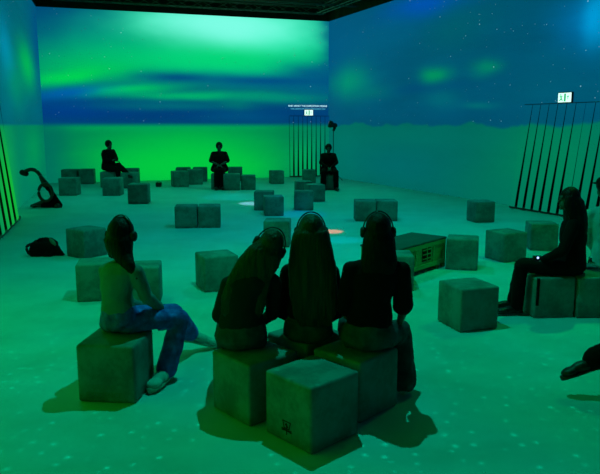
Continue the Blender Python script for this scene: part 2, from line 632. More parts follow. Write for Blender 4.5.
# ------------------------------------------------------------------ strip curtains over the exits
def strip_curtain(wall, ref, m, s0, s1, n, ztop, lean, gap0, gap1, label, breaks=(), twist=0.0):
    """white fabric strips hung over a dark doorway, pulled into the room at the floor"""
    R = Matrix.Rotation(wall.rz, 4, 'Z')
    root = empty('strip_curtain', wall.a + wall.d * s0, wall.rz)
    tag(root, label, 'curtain')
    L = s1 - s0
    bm = bmesh.new()
    y0, y1 = -.055, -(lean - .03)
    vs = [bm.verts.new(p) for p in ((0, y0, ztop), (L, y0, ztop), (L, y1, .05), (0, y1, .05), (0, y0 + .02, ztop), (L, y0 + .02, ztop), (L, y1 + .02, .05), (0, y1 + .02, .05))]
    for f in ((0, 1, 2, 3), (7, 6, 5, 4), (0, 4, 5, 1), (1, 5, 6, 2), (2, 6, 7, 3), (3, 7, 4, 0)): bm.faces.new([vs[i] for i in f])
    bmesh.ops.recalc_face_normals(bm, faces=bm.faces)
    link('gap_shade_sheet', bm, M['shade_black'], root, smooth=False)  # added black sheet, its colour stands for the shade between strips
    bm = bmesh.new()
    tube(bm, [V((0, -.09, ztop)), V((L, -.09, ztop))], .010, 8)
    link('top_rail', bm, M['plastic'], root)
    bm = bmesh.new(); box(bm, V((L / 2, -lean - .02, .045)), (L + .06, .05, .07), bev=.008)
    link('base_rail', bm, M['plastic'], root, smooth=False)
    pitch = L / n
    for i in range(n):
        g0, g1 = gap0, gap1
        a = i * pitch; b_ = a + pitch
        bm = bmesh.new()
        K = 10
        vf = []; 
        for k in range(K + 1):
            t = k / K
            z = ztop * (1 - t) + .06 * t
            g = pitch * (g0 + (g1 - g0) * min(1.0, t * 1.15) ** 1.3)
            if i in breaks: g *= .25
            y = -.08 - (lean - .025) * t
            row = []
            for (xx, yy) in ((a, y), (b_ - g, y - .012 - twist), (b_ - g, y - .004 - twist), (a, y + .008)):
                row.append(bm.verts.new((xx, yy, z)))
            vf.append(row)
        for r0, r1 in zip(vf, vf[1:]):
            for k in range(4): bm.faces.new((r0[k], r0[(k + 1) % 4], r1[(k + 1) % 4], r1[k]))
        bm.faces.new(vf[0]); bm.faces.new(list(reversed(vf[-1])))
        bmesh.ops.recalc_face_normals(bm, faces=bm.faces)
        link('fabric_strip', bm, m, root, smooth=False)
    return root


zt = WR.hit(520, 105)[1]
sA = WR.hit(511, 207, .38)[0]; sB = WR.hit(558, 215.5, .38)[0]; sC = sB + (sB - sA) * 1.25
strip_curtain(WR, wr, mr, sA, sC, 13, zt, .38, .04, .32, 'tall strip curtain over the exit in the right wall, under the lit exit sign', breaks=(6,))
zt2 = WB.hit(310, 116)[1]
sA = WB.hit(289, 174)[0]; sB = WB.hit(328.5, 174)[0]
strip_curtain(WB, wb, mb, sA, sB, 9, zt2, .16, .10, .42, 'strip curtain over the doorway in the back wall, behind the seated person in the corner')
sA = WL.hit(0.5, 236, .38)[0] - 3.2; sB = WL.hit(22, 213, .38)[0]
strip_curtain(WL, wl, ml, sA, sB, 9, WL.hit(6, 104)[1], .30, .28, .45, 'green lit strip curtain at the left edge of the photo', twist=-.02)


# exit signs and wall lettering
def exit_sign(wall, px0, py0, px1, py1, label):
    s0, z0 = wall.hit(px0, py1); s1, z1 = wall.hit(px1, py0)
    w_, h_ = s1 - s0, z1 - z0
    root = empty('exit_sign', wall.a + wall.d * s0 + V((0, 0, z0)) + wall.n * .02, wall.rz)
    tag(root, label, 'exit sign')
    bm = bmesh.new(); box(bm, V((w_ / 2, -.03, h_ / 2)), (w_ + .04, .06, h_ + .04), bev=.006)
    link('sign_housing', bm, M['plastic'], root, smooth=False)
    bm = bmesh.new(); box(bm, V((w_ / 2, -.064, h_ / 2)), (w_, .012, h_))
    link('lit_panel', bm, emis('sign_white', (225, 255, 245), 1.1), root, smooth=False)
    g = emis('sign_green', (40, 175, 120), .8)
    # door mark and running figure
    bm = bmesh.new()
    def q(x, z, a, c, rot=0):
        box(bm, V((w_ * x, -.073, h_ * z)), (w_ * a, .006, h_ * c), Matrix.Rotation(rot, 4, 'Y'))
    q(.54, .5, .13, .84)
    q(.20, .80, .07, .14); q(.24, .56, .08, .30, -.3); q(.17, .58, .12, .06, .6); q(.31, .62, .12, .06, -.4)
    q(.20, .32, .06, .28, .6); q(.31, .28, .06, .30, -.7); q(.12, .2, .10, .07)
    link('pictogram', bm, g, root, smooth=False)
    bm = bmesh.new(); q(.77, .5, .035, .42); q(.74, .62, .03, .2, .7); q(.80, .62, .03, .2, -.7)
    link('arrow', bm, g, root, smooth=False)


exit_sign(WR, 560.5, 92.5, 574, 102.5, 'small lit white and green exit sign above the right strip curtain')
exit_sign(WB, 304, 110, 312.3, 115.4, 'tiny lit white exit sign above the back doorway, under the lettering')


def lettering(name, text, wall, px0, px1, py, m, label, bold=0.0, group=None):
    s0, z0 = wall.hit(px0, py); s1, _ = wall.hit(px1, py)
    cu = bpy.data.curves.new(name, 'FONT'); cu.body = text; cu.size = .2; cu.extrude = .004; cu.offset = bold
    o = bpy.data.objects.new(name, cu); COL.objects.link(o)
    dg = bpy.context.evaluated_depsgraph_get()
    me = bpy.data.meshes.new_from_object(o.evaluated_get(dg))
    bpy.data.objects.remove(o)
    xs = [v.co.x for v in me.vertices]; k = (s1 - s0) / (max(xs) - min(xs))
    for v in me.vertices:
        x, y, z = v.co
        v.co = (x * k, -z, y * k * .95)
    me.materials.append(m)
    o = bpy.data.objects.new(name, me); COL.objects.link(o)
    o.location = wall.a + wall.d * s0 + wall.n * .012 + V((0, 0, z0)); o.rotation_euler = (0, 0, wall.rz)
    tag(o, label, 'lettering')


ltw = emis('lettering_white', (205, 250, 255), 1.0)
ltd = emis('lettering_dim', (90, 190, 205), .8)
lettering('wall_lettering', 'AND WHAT THE EXPEDITION MEANS', WB, 288, 327, 106.6, ltw, 'bold white projected line of capitals above the back doorway', 0.0)
lettering('wall_lettering', 'THE LANDSCAPE THAT SURROUNDS YOU', WB, 290.5, 325, 109.4, ltd, 'thin pale second line of lettering just under the bold line')

# ------------------------------------------------------------------ cube seats
S = .5
protos = {}


def cube_mesh():
    bm = bmesh.new()
    box(bm, V((0, 0, S / 2)), (S, S, S), bev=.022, seg=3)
    bmesh.ops.subdivide_edges(bm, edges=[e for e in bm.edges if e.calc_length() > .3], cuts=5, use_grid_fill=True)
    for v in bm.verts:                       # padded, slightly swollen cover
        p = v.co - V((0, 0, S / 2))
        fx, fy, fz = (1 - (abs(c) / (S / 2)) ** 2 for c in p)
        fx, fy, fz = max(fx, 0), max(fy, 0), max(fz, 0)
        if abs(p.z) > S * .49 and p.z > 0: v.co.z += .010 * fx * fy
        if abs(p.x) > S * .49: v.co.x += math.copysign(.006 * fy * fz, p.x)
        if abs(p.y) > S * .49: v.co.y += math.copysign(.006 * fx * fz, p.y)
    me = bpy.data.meshes.new('cube_seat'); bm.normal_update(); bm.to_mesh(me); bm.free()
    for p in me.polygons: p.use_smooth = True
    me.materials.append(M['cube'])
    me.set_sharp_from_angle(angle=math.radians(50))
    return me


CUBE_ME = cube_mesh()


def seat_at(c, ang, label, k=1.0):
    o = bpy.data.objects.new('cube_seat', CUBE_ME); COL.objects.link(o)
    o.location = (c[0], c[1], 0); o.rotation_euler = (0, 0, ang); o.scale = (k, k, k)
    tag(o, label, 'cube seat', 'grey cube seats set about the floor')
    return o


def seat(px, py, ang_deg, label, side='L'):
    """near bottom corner at a photo pixel; right-hand face runs at ang_deg"""
    g = G(px, py); a = math.radians(ang_deg)
    k = 1.0 if py > 215 else (1.16 if px < 240 else 1.04)
    c = g + V((math.cos(a), math.sin(a), 0)) * S * k / 2 + V((-math.sin(a), math.cos(a), 0)) * S * k / 2
    return seat_at(c, a, label, k)


cA = seat_at((.09, 4.70), math.radians(43), 'front grey cube seat with a small black emblem, nobody on it')
cTL = seat_at((-.37, 5.14), math.radians(42), 'grey cube seat under the person leaning her head, left of the front cube')
cTR = seat_at((.46, 5.20), math.radians(46), 'grey cube seat under the person in the black t-shirt, right of the front cube')
cTM = seat_at((.06, 5.62), math.radians(44), 'grey cube seat hidden behind the front cube, under the long-haired person')
cW = seat_at((-1.60, 5.50), math.radians(84), 'grey cube seat with pale lettering, under the person in blue jeans')
seat(460, 333, 19, 'lone grey cube seat nearest the camera, right of the black t-shirt person')
seat(477, 271, 74, 'grey cube seat touching the right end of the pale crate')
seat(205, 293, 24, 'grey cube seat behind the left shoulder of the leaning person')
seat(503.5, 263, 24, 'grey cube seat with rubbed sides, second to the right of the crate')
seat(530, 250.5, -6, 'green lit cube seat in front of the right strip curtain')
seat(475.5, 222.8, 12, 'lone far cube seat left of the right strip curtain')
seat(84.5, 259.3, 55, 'yellow-green lit cube seat beside the black backpack')
seat(77, 302.5, 12, 'grey cube seat left of the person in blue jeans, behind her')
seat(121, 306.5, 8, 'grey cube seat showing at the right side of the person in blue jeans')
seat(175, 228.5, 6, 'left cube of the joined pair in the middle of the floor, left half')
g = G(175, 228.5); a = math.radians(6)
seat_at(g + V((math.cos(a), math.sin(a), 0)) * S * 1.55 + V((-math.sin(a), math.cos(a), 0)) * S / 2, a, 'right cube of the joined pair in the middle of the floor, left half')
seat(355.5, 221.5, 1, 'left cube of the pair behind the black t-shirt person')
g = G(355.5, 221.5)
seat_at(g + V((S * 1.53, S / 2 + .02, 0)), math.radians(2), 'right cube of the pair behind the black t-shirt person')
seat_at((1.36, 9.30), math.radians(-2), 'bluish cube seat in front of the crate, mostly hidden by the black t-shirt person')
seat_at((3.06, 7.98), math.radians(4), 'grey cube seat with a dark strap over it, under the person in profile')
seat_at((3.585, 7.98), math.radians(3), 'grey cube seat at the right frame edge, beside the person in profile')
seat_at((3.60, 8.55), math.radians(3), 'cube seat under the person with the cap')
seat(263.5, 247, -3, 'bright topped cube seat just above the leaning head')
seat(254, 210.5, -2, 'bluish cube seat beside the white pool of light')
seat(264.5, 216.2, 6, 'cube seat between the bluish cube and the bright topped cube')
seat(294.5, 210.5, 2, 'cube seat above the middle head, nearest of its cluster')
seat(309, 202, 16, 'right cube seat in the cluster above the middle head')
seat(296.5, 198, 8, 'back left cube seat in the cluster above the middle head')
seat(303, 183, 4, 'far cube seat in front of the back strip curtain')
seat_at(G(328.5, 190) + V((0, .28, 0)), math.radians(4), k=1.08, label='dark cube seat under the person in the far corner')
seat(271.5, 184.2, 14, 'lone small cube seat by the back wall left of the back curtain')
seat(241.2, 190, 4, 'right end cube in the row right of the far person with clasped hands')
seat(223.6, 190.5, 4, 'cube in the row next to the far person with clasped hands')
seat_at(G(219, 189.5) + V((-.02, .30, 0)), math.radians(3), k=1.12, label='cube seat under the far person with clasped hands')
seat(228, 181.5, 3, 'rear cube behind the row of the far person with clasped hands')
seat(174, 187.2, 22, 'front left cube of the far cluster on the left of the back wall')
seat(188, 184.7, 12, 'middle cube of the far cluster on the left of the back wall')
seat(176, 182.0, 6, 'rear left cube of the far cluster by the back wall')
seat(193, 181.8, 6, 'rear right cube of the far cluster by the back wall')
seat(59, 195.8, 4, 'front cube of the three beside the stroller')
seat(61.5, 184.5, 2, 'rear left cube of the three beside the stroller')
seat(79, 184.2, 10, 'rear right cube of the three beside the stroller')
seat(102.5, 196, 2, 'left front cube before the far man with crossed legs')
seat(128, 204, 4, 'yellow-green lit cube at the right of the far man')
seat(121, 188.5, 0, 'cube seat joining the two before the far man')
seat_at(G(108, 187.5) + V((0, .25, 0)), math.radians(5), k=1.16, label='cube seat under the far man with crossed legs')
seat(124, 183.2, 8, 'small rear cube at the knee of the far man')


# small printed marks on the cubes
def flat_text(parent, lines, size, face_y, z, m, name='printed_lettering'):
    for i, tx in enumerate(lines):
        cu = bpy.data.curves.new(name, 'FONT'); cu.body = tx; cu.size = size; cu.extrude = .0006; cu.align_x = 'CENTER'
        o = bpy.data.objects.new(name, cu); COL.objects.link(o)
        dg = bpy.context.evaluated_depsgraph_get()
        me = bpy.data.meshes.new_from_object(o.evaluated_get(dg)); bpy.data.objects.remove(o)
        for v in me.vertices:
            x, y, zz = v.co
            v.co = (face_y[0] - .006 - zz if True else 0, -x + face_y[1], z - i * size * 1.05 + y)
        me.materials.append(m)
        o = bpy.data.objects.new(name, me); COL.objects.link(o); o.parent = parent
        o['label'] = 'pale printed word'


flat_text(cW, ['GREAT', 'EXISTENCE'], .062, (-S / 2, .02), .115, M['paleprint'])
# emblem on the front cube: its left-hand visible face is local -X
bm = bmesh.new()
xx = -S / 2 - .008
def stroke(p, q, wd=.006):
    p = V((xx, -p[0], p[1])); q = V((xx, -q[0], q[1]))
    d = (q - p); L = d.length; c = (p + q) / 2
    ang = math.atan2(d.z, d.y)
    box(bm, c, (.003, L + wd, wd), Matrix.Rotation(ang, 4, 'X'))
z0 = .10
stroke((-.042, z0 + .075), (.042, z0 + .075)); stroke((-.042, z0 + .075), (-.026, z0 + .02)); stroke((.042, z0 + .075), (.026, z0 + .02))
stroke((-.026, z0 + .02), (.026, z0 + .02)); stroke((-.05, z0 + .012), (.05, z0 + .0), .007); stroke((-.05, z0), (.05, z0 + .012), .007)
stroke((0, z0 + .06), (0, z0 - .025), .006); stroke((-.012, z0 + .05), (.012, z0 + .035), .009)
link('printed_emblem', bm, M['print'], cA, smooth=False)


# ------------------------------------------------------------------ the crate bench
def crate():
    b_ = V((2.40, 10.72, 0))
    ang = math.radians(50)
    Lc, Wc, Hc = 1.50, .64, .50
    root = empty('crate_bench', b_, ang)
    tag(root, 'long pale wooden crate bench with a dark top and slotted opening', 'crate')
    # local: -x towards the camera end, +y away from the visible long face
    def P(name, c, s, m, bev=.004):
        bm = bmesh.new(); box(bm, V(c), s, bev=bev); return link(name, bm, m, root, smooth=False)
    P('top_board', (-Lc / 2, Wc / 2, Hc - .015), (Lc + .03, Wc + .03, .03), M['topfelt'])
    P('side_panel', (-Lc / 2, .02, Hc / 2 + .03), (Lc - .10, .03, Hc - .14), M['wood'])
    P('side_panel', (-Lc / 2, Wc - .02, Hc / 2 + .03), (Lc - .10, .03, Hc - .14), M['wood'])
    P('end_panel', (-.02, Wc / 2, Hc / 2 + .03), (.03, Wc - .08, Hc - .14), M['wood'])
    P('end_panel', (-Lc + .02, Wc / 2, Hc / 2 + .03), (.03, Wc - .08, Hc - .14), M['wood'])
    for x in (-.03, -Lc + .03):
        for y in (.03, Wc - .03): P('corner_post', (x, y, Hc / 2 - .015), (.07, .07, Hc - .03), M['wood'])
    P('rail', (-Lc / 2, .0, Hc - .065), (Lc - .1, .03, .07), M['wood'])
    P('rail', (-Lc / 2, .0, .11), (Lc - .1, .03, .07), M['wood'])
    P('batten', (-.93, -.005, Hc / 2 + .02), (.05, .03, Hc - .2), M['wood'])
    P('batten', (-.40, -.004, Hc / 2 + .02), (.03, .02, Hc - .2), M['wood'])
    v = P('vent_shade_panel', (-.62, -.002, .30), (.26, .012, .22), M['shade_black'])  # solid black panel, the opening's shade is put into its colour
    bm = bmesh.new()
    for k in range(3): box(bm, V((-.62, -.012, .23 + k * .07)), (.26, .01, .016))
    box(bm, V((-.62, -.012, .30)), (.016, .01, .22))
    link('vent_grille', bm, M['wood'], v, smooth=False)
    P('runner', (-.2, Wc / 2, .035), (.10, Wc - .04, .06), M['wood'])
    P('runner', (-Lc + .2, Wc / 2, .035), (.10, Wc - .04, .06), M['wood'])


crate()


# ------------------------------------------------------------------ people
def wr_(p, s=9.0, amp=.006):
    return amp * (noise.noise(p * s) + .5 * noise.noise(p * s * 2.3))


def strands(scale=55, amp=.004):
    def f(p):
        q = V((p.x * scale, p.y * scale, p.z * 3.0))
        r = 1 - abs(noise.noise(q)) * 2
        return amp * r + .004 * noise.noise(p * 14)
    return f


def hand(bm, wrist, elbow, palm_n, k, curl=.5, thumb_side=1):
    d = (wrist - elbow).normalized()
    n = (palm_n - d * palm_n.dot(d)).normalized()
    s = d.cross(n) * thumb_side
    L = .095 * k
    c0 = wrist + d * .012 * k
    loft(bm, [(c0, s * .024 * k, n * .018 * k), (c0 + d * L * .5, s * .038 * k, n * .015 * k), (c0 + d * L, s * .040 * k, n * .012 * k)], 12)
    for i, (o, l) in enumerate(((.030, .070), (.010, .080), (-.010, .074), (-.030, .058))):
        p = c0 + d * L * .92 + s * o * k
        c1 = curl * .7
        e1 = (d * math.cos(c1) + n * math.sin(c1)).normalized()
        c2 = curl * 1.8
        e2 = (d * math.cos(c2) + n * math.sin(c2)).normalized()
        q = p + e1 * l * .5 * k; r = q + e2 * l * .5 * k
        capsule(bm, p, q, .0088 * k, .0082 * k, 8); capsule(bm, q, r, .0082 * k, .0068 * k, 8)
    p = c0 + d * L * .25 + s * .026 * k
    e = (d * .7 + s * .6 + n * .35).normalized()
    q = p + e * .042 * k; r = q + (d * .9 + n * .5 + s * .1).normalized() * .030 * k
    capsule(bm, p, q, .012 * k, .010 * k, 8); capsule(bm, q, r, .010 * k, .008 * k, 8)


def person(J, label, k=1.0, vox=.011, face=V((0, 1, 0)), hup=V((0, 0, 1)), top='dark', bottom='greyjeans', shoe='darkshoe',
           sleeve='long', hair=None, hair_m='hair_dark', phones=True, crop=0.0, loose=.02, jacket=False, cap=False, base=None, build=1.0, hemw=.006, sk=1.1, seat_z=.512):
    """J: dict of joints in world space: P C N H shL shR elL elR wrL wrR hipL hipR knL knR anL anR toL toR"""
    base = base or V((J['P'].x, J['P'].y, .5))
    for q_ in 'LR':                 # feet that stand on the floor stand flat
        if J['an' + q_].z < .19:
            J['an' + q_] = J['an' + q_].copy(); J['an' + q_].z = .092 * k
            J['to' + q_] = J['to' + q_].copy(); J['to' + q_].z = .092 * k
    root = empty('person', base)
    tag(root, label, 'person')
    lat = (J['shR'] - J['shL']).normalized()
    hl = (J['hipR'] - J['hipL']).normalized()
    up = (J['N'] - J['P']).normalized()
    fw = up.cross(lat).normalized()
    hf = (face - hup * face.dot(hup)).normalized(); hr = hf.cross(hup).normalized()
    H = J['H']

    def torso(bm, g, top_t=1.0, bot_t=0.0, belly=0.0):
        P, C, N = J['P'], J['C'], J['N']
        def at(t):
            return P * (1 - t) ** 2 + (C * 2 - (P + N) * .5) * 2 * t * (1 - t) + N * t * t
        prof = ((-.10, .125, .09), (0, .172, .118), (.18, .158, .108), (.38, .132, .095), (.58, .148, .104), (.76, .168, .102), (.88, .155, .085), (.96, .10, .065), (1.03, .058, .056))
        secs = []
        for t, rx, ry in prof:
            if t > top_t + 1e-6 or t < bot_t - .11: continue
            tt = max(t, -.1)
            c = at(tt)
            a = lat * min(max(t, 0), 1) + hl * (1 - min(max(t, 0), 1)); a.normalize()
            tan = (at(min(tt + .05, 1.05)) - at(tt - .05)).normalized()
            f_ = tan.cross(a).normalized()
            rx2 = rx * k * build + g; ry2 = ry * k * build + g
            secs.append((c, a * rx2, f_ * ry2))
        loft(bm, secs, 24)

    def shoulders(bm, g):
        for s in ('L', 'R'):
            sh = J['sh' + s]
            nb = J['N'] - up * .035 * k
            capsule(bm, nb, sh, .050 * k + g, .052 * k + g)

    def arm(bm, s, g, to=2.0, flare=0.0):
        sh, el, wr = J['sh' + s], J['el' + s], J['wr' + s]
        if to >= 1:
            capsule(bm, sh, el, .052 * k + g, .042 * k + g + flare)
            if to > 1:
                q = el + (wr - el) * min(to - 1, 1)
                capsule(bm, el, q, .042 * k + g, (.042 - .014 * min(to - 1, 1)) * k + g)
        else:
            capsule(bm, sh, sh + (el - sh) * to, .054 * k + g, .050 * k + g + flare)

    def leg(bm, s, g, hem=1.0, flare=0.0):
        hp, kn, an = J['hip' + s], J['kn' + s], J['an' + s]
        mid = hp + (kn - hp) * .45
        capsule(bm, hp, mid, .092 * k + g, .082 * k + g); capsule(bm, mid, kn, .082 * k + g, .060 * k + g)
        c = kn + (an - kn) * .35; e = kn + (an - kn) * hem
        capsule(bm, kn, c, .058 * k + g, .056 * k + g + flare * .4); capsule(bm, c, e, .056 * k + g + flare * .4, .040 * k + g + flare)

    # body
    bm = bmesh.new()
    torso(bm, 0); shoulders(bm, 0)
    for s, side in (('L', -1), ('R', 1)):
        arm(bm, s, -.004)
        pn = J.get('palm' + s, V((0, 0, -1)))
        hand(bm, J['wr' + s], J['el' + s], pn, k, J.get('curl', .5), J.get('thumb' + s, 1))
        leg(bm, s, -.004)
        an, to = J['an' + s], J['to' + s]
        capsule(bm, an, an + (to - an) * .4 - V((0, 0, .01)), .034 * k, .022 * k)
    capsule(bm, J['N'] - up * .02, H - hup * .05 * k, .052 * k, .05 * k)
    ellipsoid(bm, H + hup * .015 * k - hf * .012 * k, (.076 * k, .096 * k, .100 * k), hr, hf, hup)
    ellipsoid(bm, H - hup * .062 * k + hf * .030 * k, (.055 * k, .062 * k, .060 * k), hr, hf, hup)
    ellipsoid(bm, H - hup * .105 * k + hf * .072 * k, (.022 * k, .020 * k, .018 * k), hr, hf, hup, 12)   # chin
    capsule(bm, H + hup * .004 * k + hf * .086 * k, H - hup * .030 * k + hf * .108 * k, .009 * k, .013 * k, 8)   # nose
    capsule(bm, H - hup * .062 * k + hf * .088 * k - hr * .014 * k, H - hup * .062 * k + hf * .088 * k + hr * .014 * k, .009 * k, .009 * k, 8)
    capsule(bm, H + hup * .028 * k + hf * .082 * k - hr * .03 * k, H + hup * .028 * k + hf * .082 * k + hr * .03 * k, .008 * k, .008 * k, 8)
    for s in (-1, 1):
        ellipsoid(bm, H + hr * s * .078 * k - hf * .008 * k - hup * .008 * k, (.010 * k, .020 * k, .030 * k), hr, hf, hup, 12)
    body = link('body', fuse(bm, min(vox, .009) if vox < .013 else vox, 3), M['skin'], root, world=True)
    body['label'] = 'bare skin of face, neck and hands'
    # eyes
    for s in (-1, 1):
        bm = bmesh.new(); ellipsoid(bm, H + hr * s * .030 * k + hf * .079 * k + hup * .008 * k, (.013 * k, .010 * k, .009 * k), hr, hf, hup, 12)
        link('eye', bm, M['cushion'], root, world=True)

    # top
    bm = bmesh.new()
    g = .014 if not jacket else .024
    torso(bm, g, top_t=.96, bot_t=crop)
    shoulders(bm, g * .7)
    for s in 'LR':
        if sleeve == 'long': arm(bm, s, g * .8, 1.94, .004)
        else: arm(bm, s, g, .86, .018)
    link('jacket' if jacket else 'top', fuse(bm, vox, 6, lambda p: wr_(p, 8, .007)), M[top], root, world=True)
    # trousers
    bm = bmesh.new()
    P = J['P']
    tn = (J['C'] - P).normalized()
    f_ = tn.cross(hl).normalized()
    loft(bm, [(P - tn * .085 * k, hl * (.13 * k * build + loose), f_ * (.10 * k + loose)), (P - tn * .03 * k, hl * (.178 * k * build + loose), f_ * (.125 * k + loose)), (P + tn * .04 * k, hl * (.17 * k * build + loose), f_ * (.118 * k + loose)),
              (P + tn * .105 * k, hl * (.150 * k * build + loose * .7), f_ * (.104 * k + loose * .7))], 24)
    for s in 'LR': leg(bm, s, loose * .7, .96, .014 + hemw)
    tr = link('trousers', fuse(bm, vox, 5, lambda p: wr_(p, 9, .008)), M[bottom], root, world=True)
    # waistband of the trousers
    for o_ in (body, tr):           # weight settles flat on the seat
        for v in o_.data.vertices:
            p_ = v.co + base
            if p_.z < seat_z + .004 and p_.z > .36 and (p_.xy - P.xy).length < .30 * k:
                v.co.z = seat_z + .004 - base.z
    # shoes
    for s in 'LR':
        an, to = J['an' + s], J['to' + s]
        d = (to - an); d.z = d.z * 1.0
        L = d.length
        dn = d.normalized(); sd = J.get('sole' + s, V((0, 0, 1)))
        sd = (sd - dn * sd.dot(dn)).normalized()
        lt = dn.cross(sd).normalized()
        k0 = k; k = k * sk
        heel = an - sd * .055 * k0 - dn * .05 * k
        bm = bmesh.new()
        ellipsoid(bm, heel + dn * .03 * k + sd * .028 * k, (.038 * k, .048 * k, .042 * k), lt, dn, sd, 14)
        ellipsoid(bm, heel + dn * .12 * k + sd * .024 * k, (.042 * k, .085 * k, .036 * k), lt, dn, sd, 14)
        ellipsoid(bm, heel + dn * .20 * k + sd * .016 * k, (.044 * k, .060 * k, .028 * k), lt, dn, sd, 14)
        capsule(bm, heel + dn * .04 * k + sd * .02, an + sd * .01 * k, .042 * k, .044 * k)
        sh = link('shoe', fuse(bm, min(vox, .009), 2), M[shoe], root, world=True)
        bm = bmesh.new()
        secs = []
        for t, wd in ((-.02, .012), (-.012, .028), (.03, .038), (.10, .036), (.18, .046), (.235, .038), (.262, .022), (.268, .008)):
            secs.append((heel + dn * t * k - sd * .006 * k, lt * wd * k, sd * .016 * k))
        loft(bm, secs, 12)
        bmesh.ops.translate(bm, verts=bm.verts, vec=-base)
        link('sole', bm, M['sole' if shoe == 'shoe' else 'darkshoe'], sh)
        k = k0
    # hair
    if hair is not None:
        bm = bmesh.new()
        ellipsoid(bm, H + hup * .028 * k - hf * .026 * k, (.094 * k, .108 * k, .110 * k), hr, hf, hup)
        for pts in hair:
            secs = []
            for (p, a, rx, ry) in pts:
                a = a.normalized()
                secs.append((p, a * rx, a.cross(V((0, 0, 1))).normalized() * ry))
            loft(bm, secs, 20)
        link('hair', fuse(bm, min(vox, .009), 4, strands()), M[hair_m], root, world=True)
    if cap:
        bm = bmesh.new()
        ellipsoid(bm, H + hup * .05 * k - hf * .01 * k, (.094 * k, .110 * k, .080 * k), hr, hf, hup)
        ellipsoid(bm, H + hup * .035 * k + hf * .12 * k, (.07 * k, .07 * k, .014 * k), hr, hf, hup)
        link('cap', fuse(bm, .008, 2), M['black'], root, world=True)
    if phones:
        hw = .112 * k
        bm = bmesh.new()
        pts = []
        for i in range(17):
            t = PI * i / 16
            pts.append(H + hr * math.cos(t) * hw - hf * .012 * k + hup * (.0 + math.sin(t) * .150 * k))
        rings = [(p, hf * .014 * k, ((p - H).normalized()) * .006 * k) for p in pts]
        loft(bm, rings, 8)
        hp = link('headphones', bm, M['plastic'], root, world=True)
        for s in (-1, 1):
            bm = bmesh.new()
            c = H + hr * s * hw - hf * .012 * k - hup * .008 * k
            loft(bm, [(c - hr * s * .020 * k, hup * .036 * k, hf * .030 * k), (c - hr * s * .012 * k, hup * .041 * k, hf * .034 * k), (c + hr * s * .010 * k, hup * .040 * k, hf * .033 * k), (c + hr * s * .019 * k, hup * .028 * k, hf * .022 * k)], 18)
            bmesh.ops.recalc_face_normals(bm, faces=bm.faces)
            bmesh.ops.translate(bm, verts=bm.verts, vec=-base)
            link('ear_cup', bm, M['cushion'], hp)
    return root


X1 = V((1, 0, 0)); Y1 = V((0, 1, 0)); Z1 = V((0, 0, 1))

# --- right person of the trio: black t-shirt, headphones, hair down the back
J = dict(P=A(368, 334, 5.19), C=A(373, 292, 5.16), N=A(377, 259, 5.18), H=A(378, 231, 5.22),
         shL=A(351, 270, 5.17), shR=A(402, 270, 5.17), elL=A(345, 312, 5.22), wrL=A(356, 325, 5.44), elR=A(403, 311, 5.24), wrR=A(399, 325, 5.46),
         hipL=A(356, 338, 5.24), hipR=A(382, 338, 5.24), knL=A(347, 324, 5.72), anL=A(350, 366, 5.82), toL=A(350, 372, 6.0),
         knR=A(401, 329, 5.60), anR=A(404, 382, 5.46), toR=A(405, 391, 5.62))
H = J['H']
person(J, 'person in a black t-shirt and headphones, rightmost of the three seated in front', 1.08, .011, face=V((.02, 1, -.12)),
       top='black', sleeve='short', hair=[[(H + V((0, -.03, .07)), X1, .075, .075), (H + V((0, -.07, -.05)), X1, .125, .085), (H + V((0, -.09, -.15)), X1, .135, .07), (H + V((0, -.12, -.24)), X1, .145, .05), (H + V((-.01, -.13, -.36)), X1, .12, .035), (H + V((-.01, -.12, -.44)), X1, .07, .015)]],
       hair_m='hair_dark', loose=.034, shoe='shoe', hemw=.03, sk=1.15)

# --- middle person: long brown hair to the waist
J = dict(P=A(308, 329, 5.42), C=A(309, 292, 5.38), N=A(310, 259, 5.40), H=A(311, 231, 5.42),
         shL=A(288, 272, 5.40), shR=A(332, 272, 5.40), elL=A(282, 312, 5.48), wrL=A(296, 322, 5.72), elR=A(338, 312, 5.48), wrR=A(324, 322, 5.72),
         hipL=A(297, 331, 5.48), hipR=A(319, 331, 5.48), knL=A(298, 318, 5.94), anL=A(296, 355, 6.12), toL=A(296, 360, 6.3),
         knR=A(320, 318, 5.94), anR=A(321, 355, 6.12), toR=A(321, 360, 6.3))
H = J['H']
person(J, 'person with waist-long brown hair, middle of the three seated in front', 1.08, .011, face=V((-.05, 1, -.1)), top='black', crop=.12,
       hair=[[(H + V((0, -.03, .08)), X1, .080, .08), (H + V((.0, -.07, -.0)), X1, .145, .095), (H + V((.0, -.10, -.12)), X1, .172, .075), (H + V((.01, -.13, -.28)), X1, .20, .055), (H + V((.02, -.15, -.50)), X1, .20, .040), (H + V((.03, -.145, -.68)), X1, .18, .028), (H + V((.035, -.14, -.78)), X1, .13, .014)]],
       hair_m='hair_brown', loose=.025)

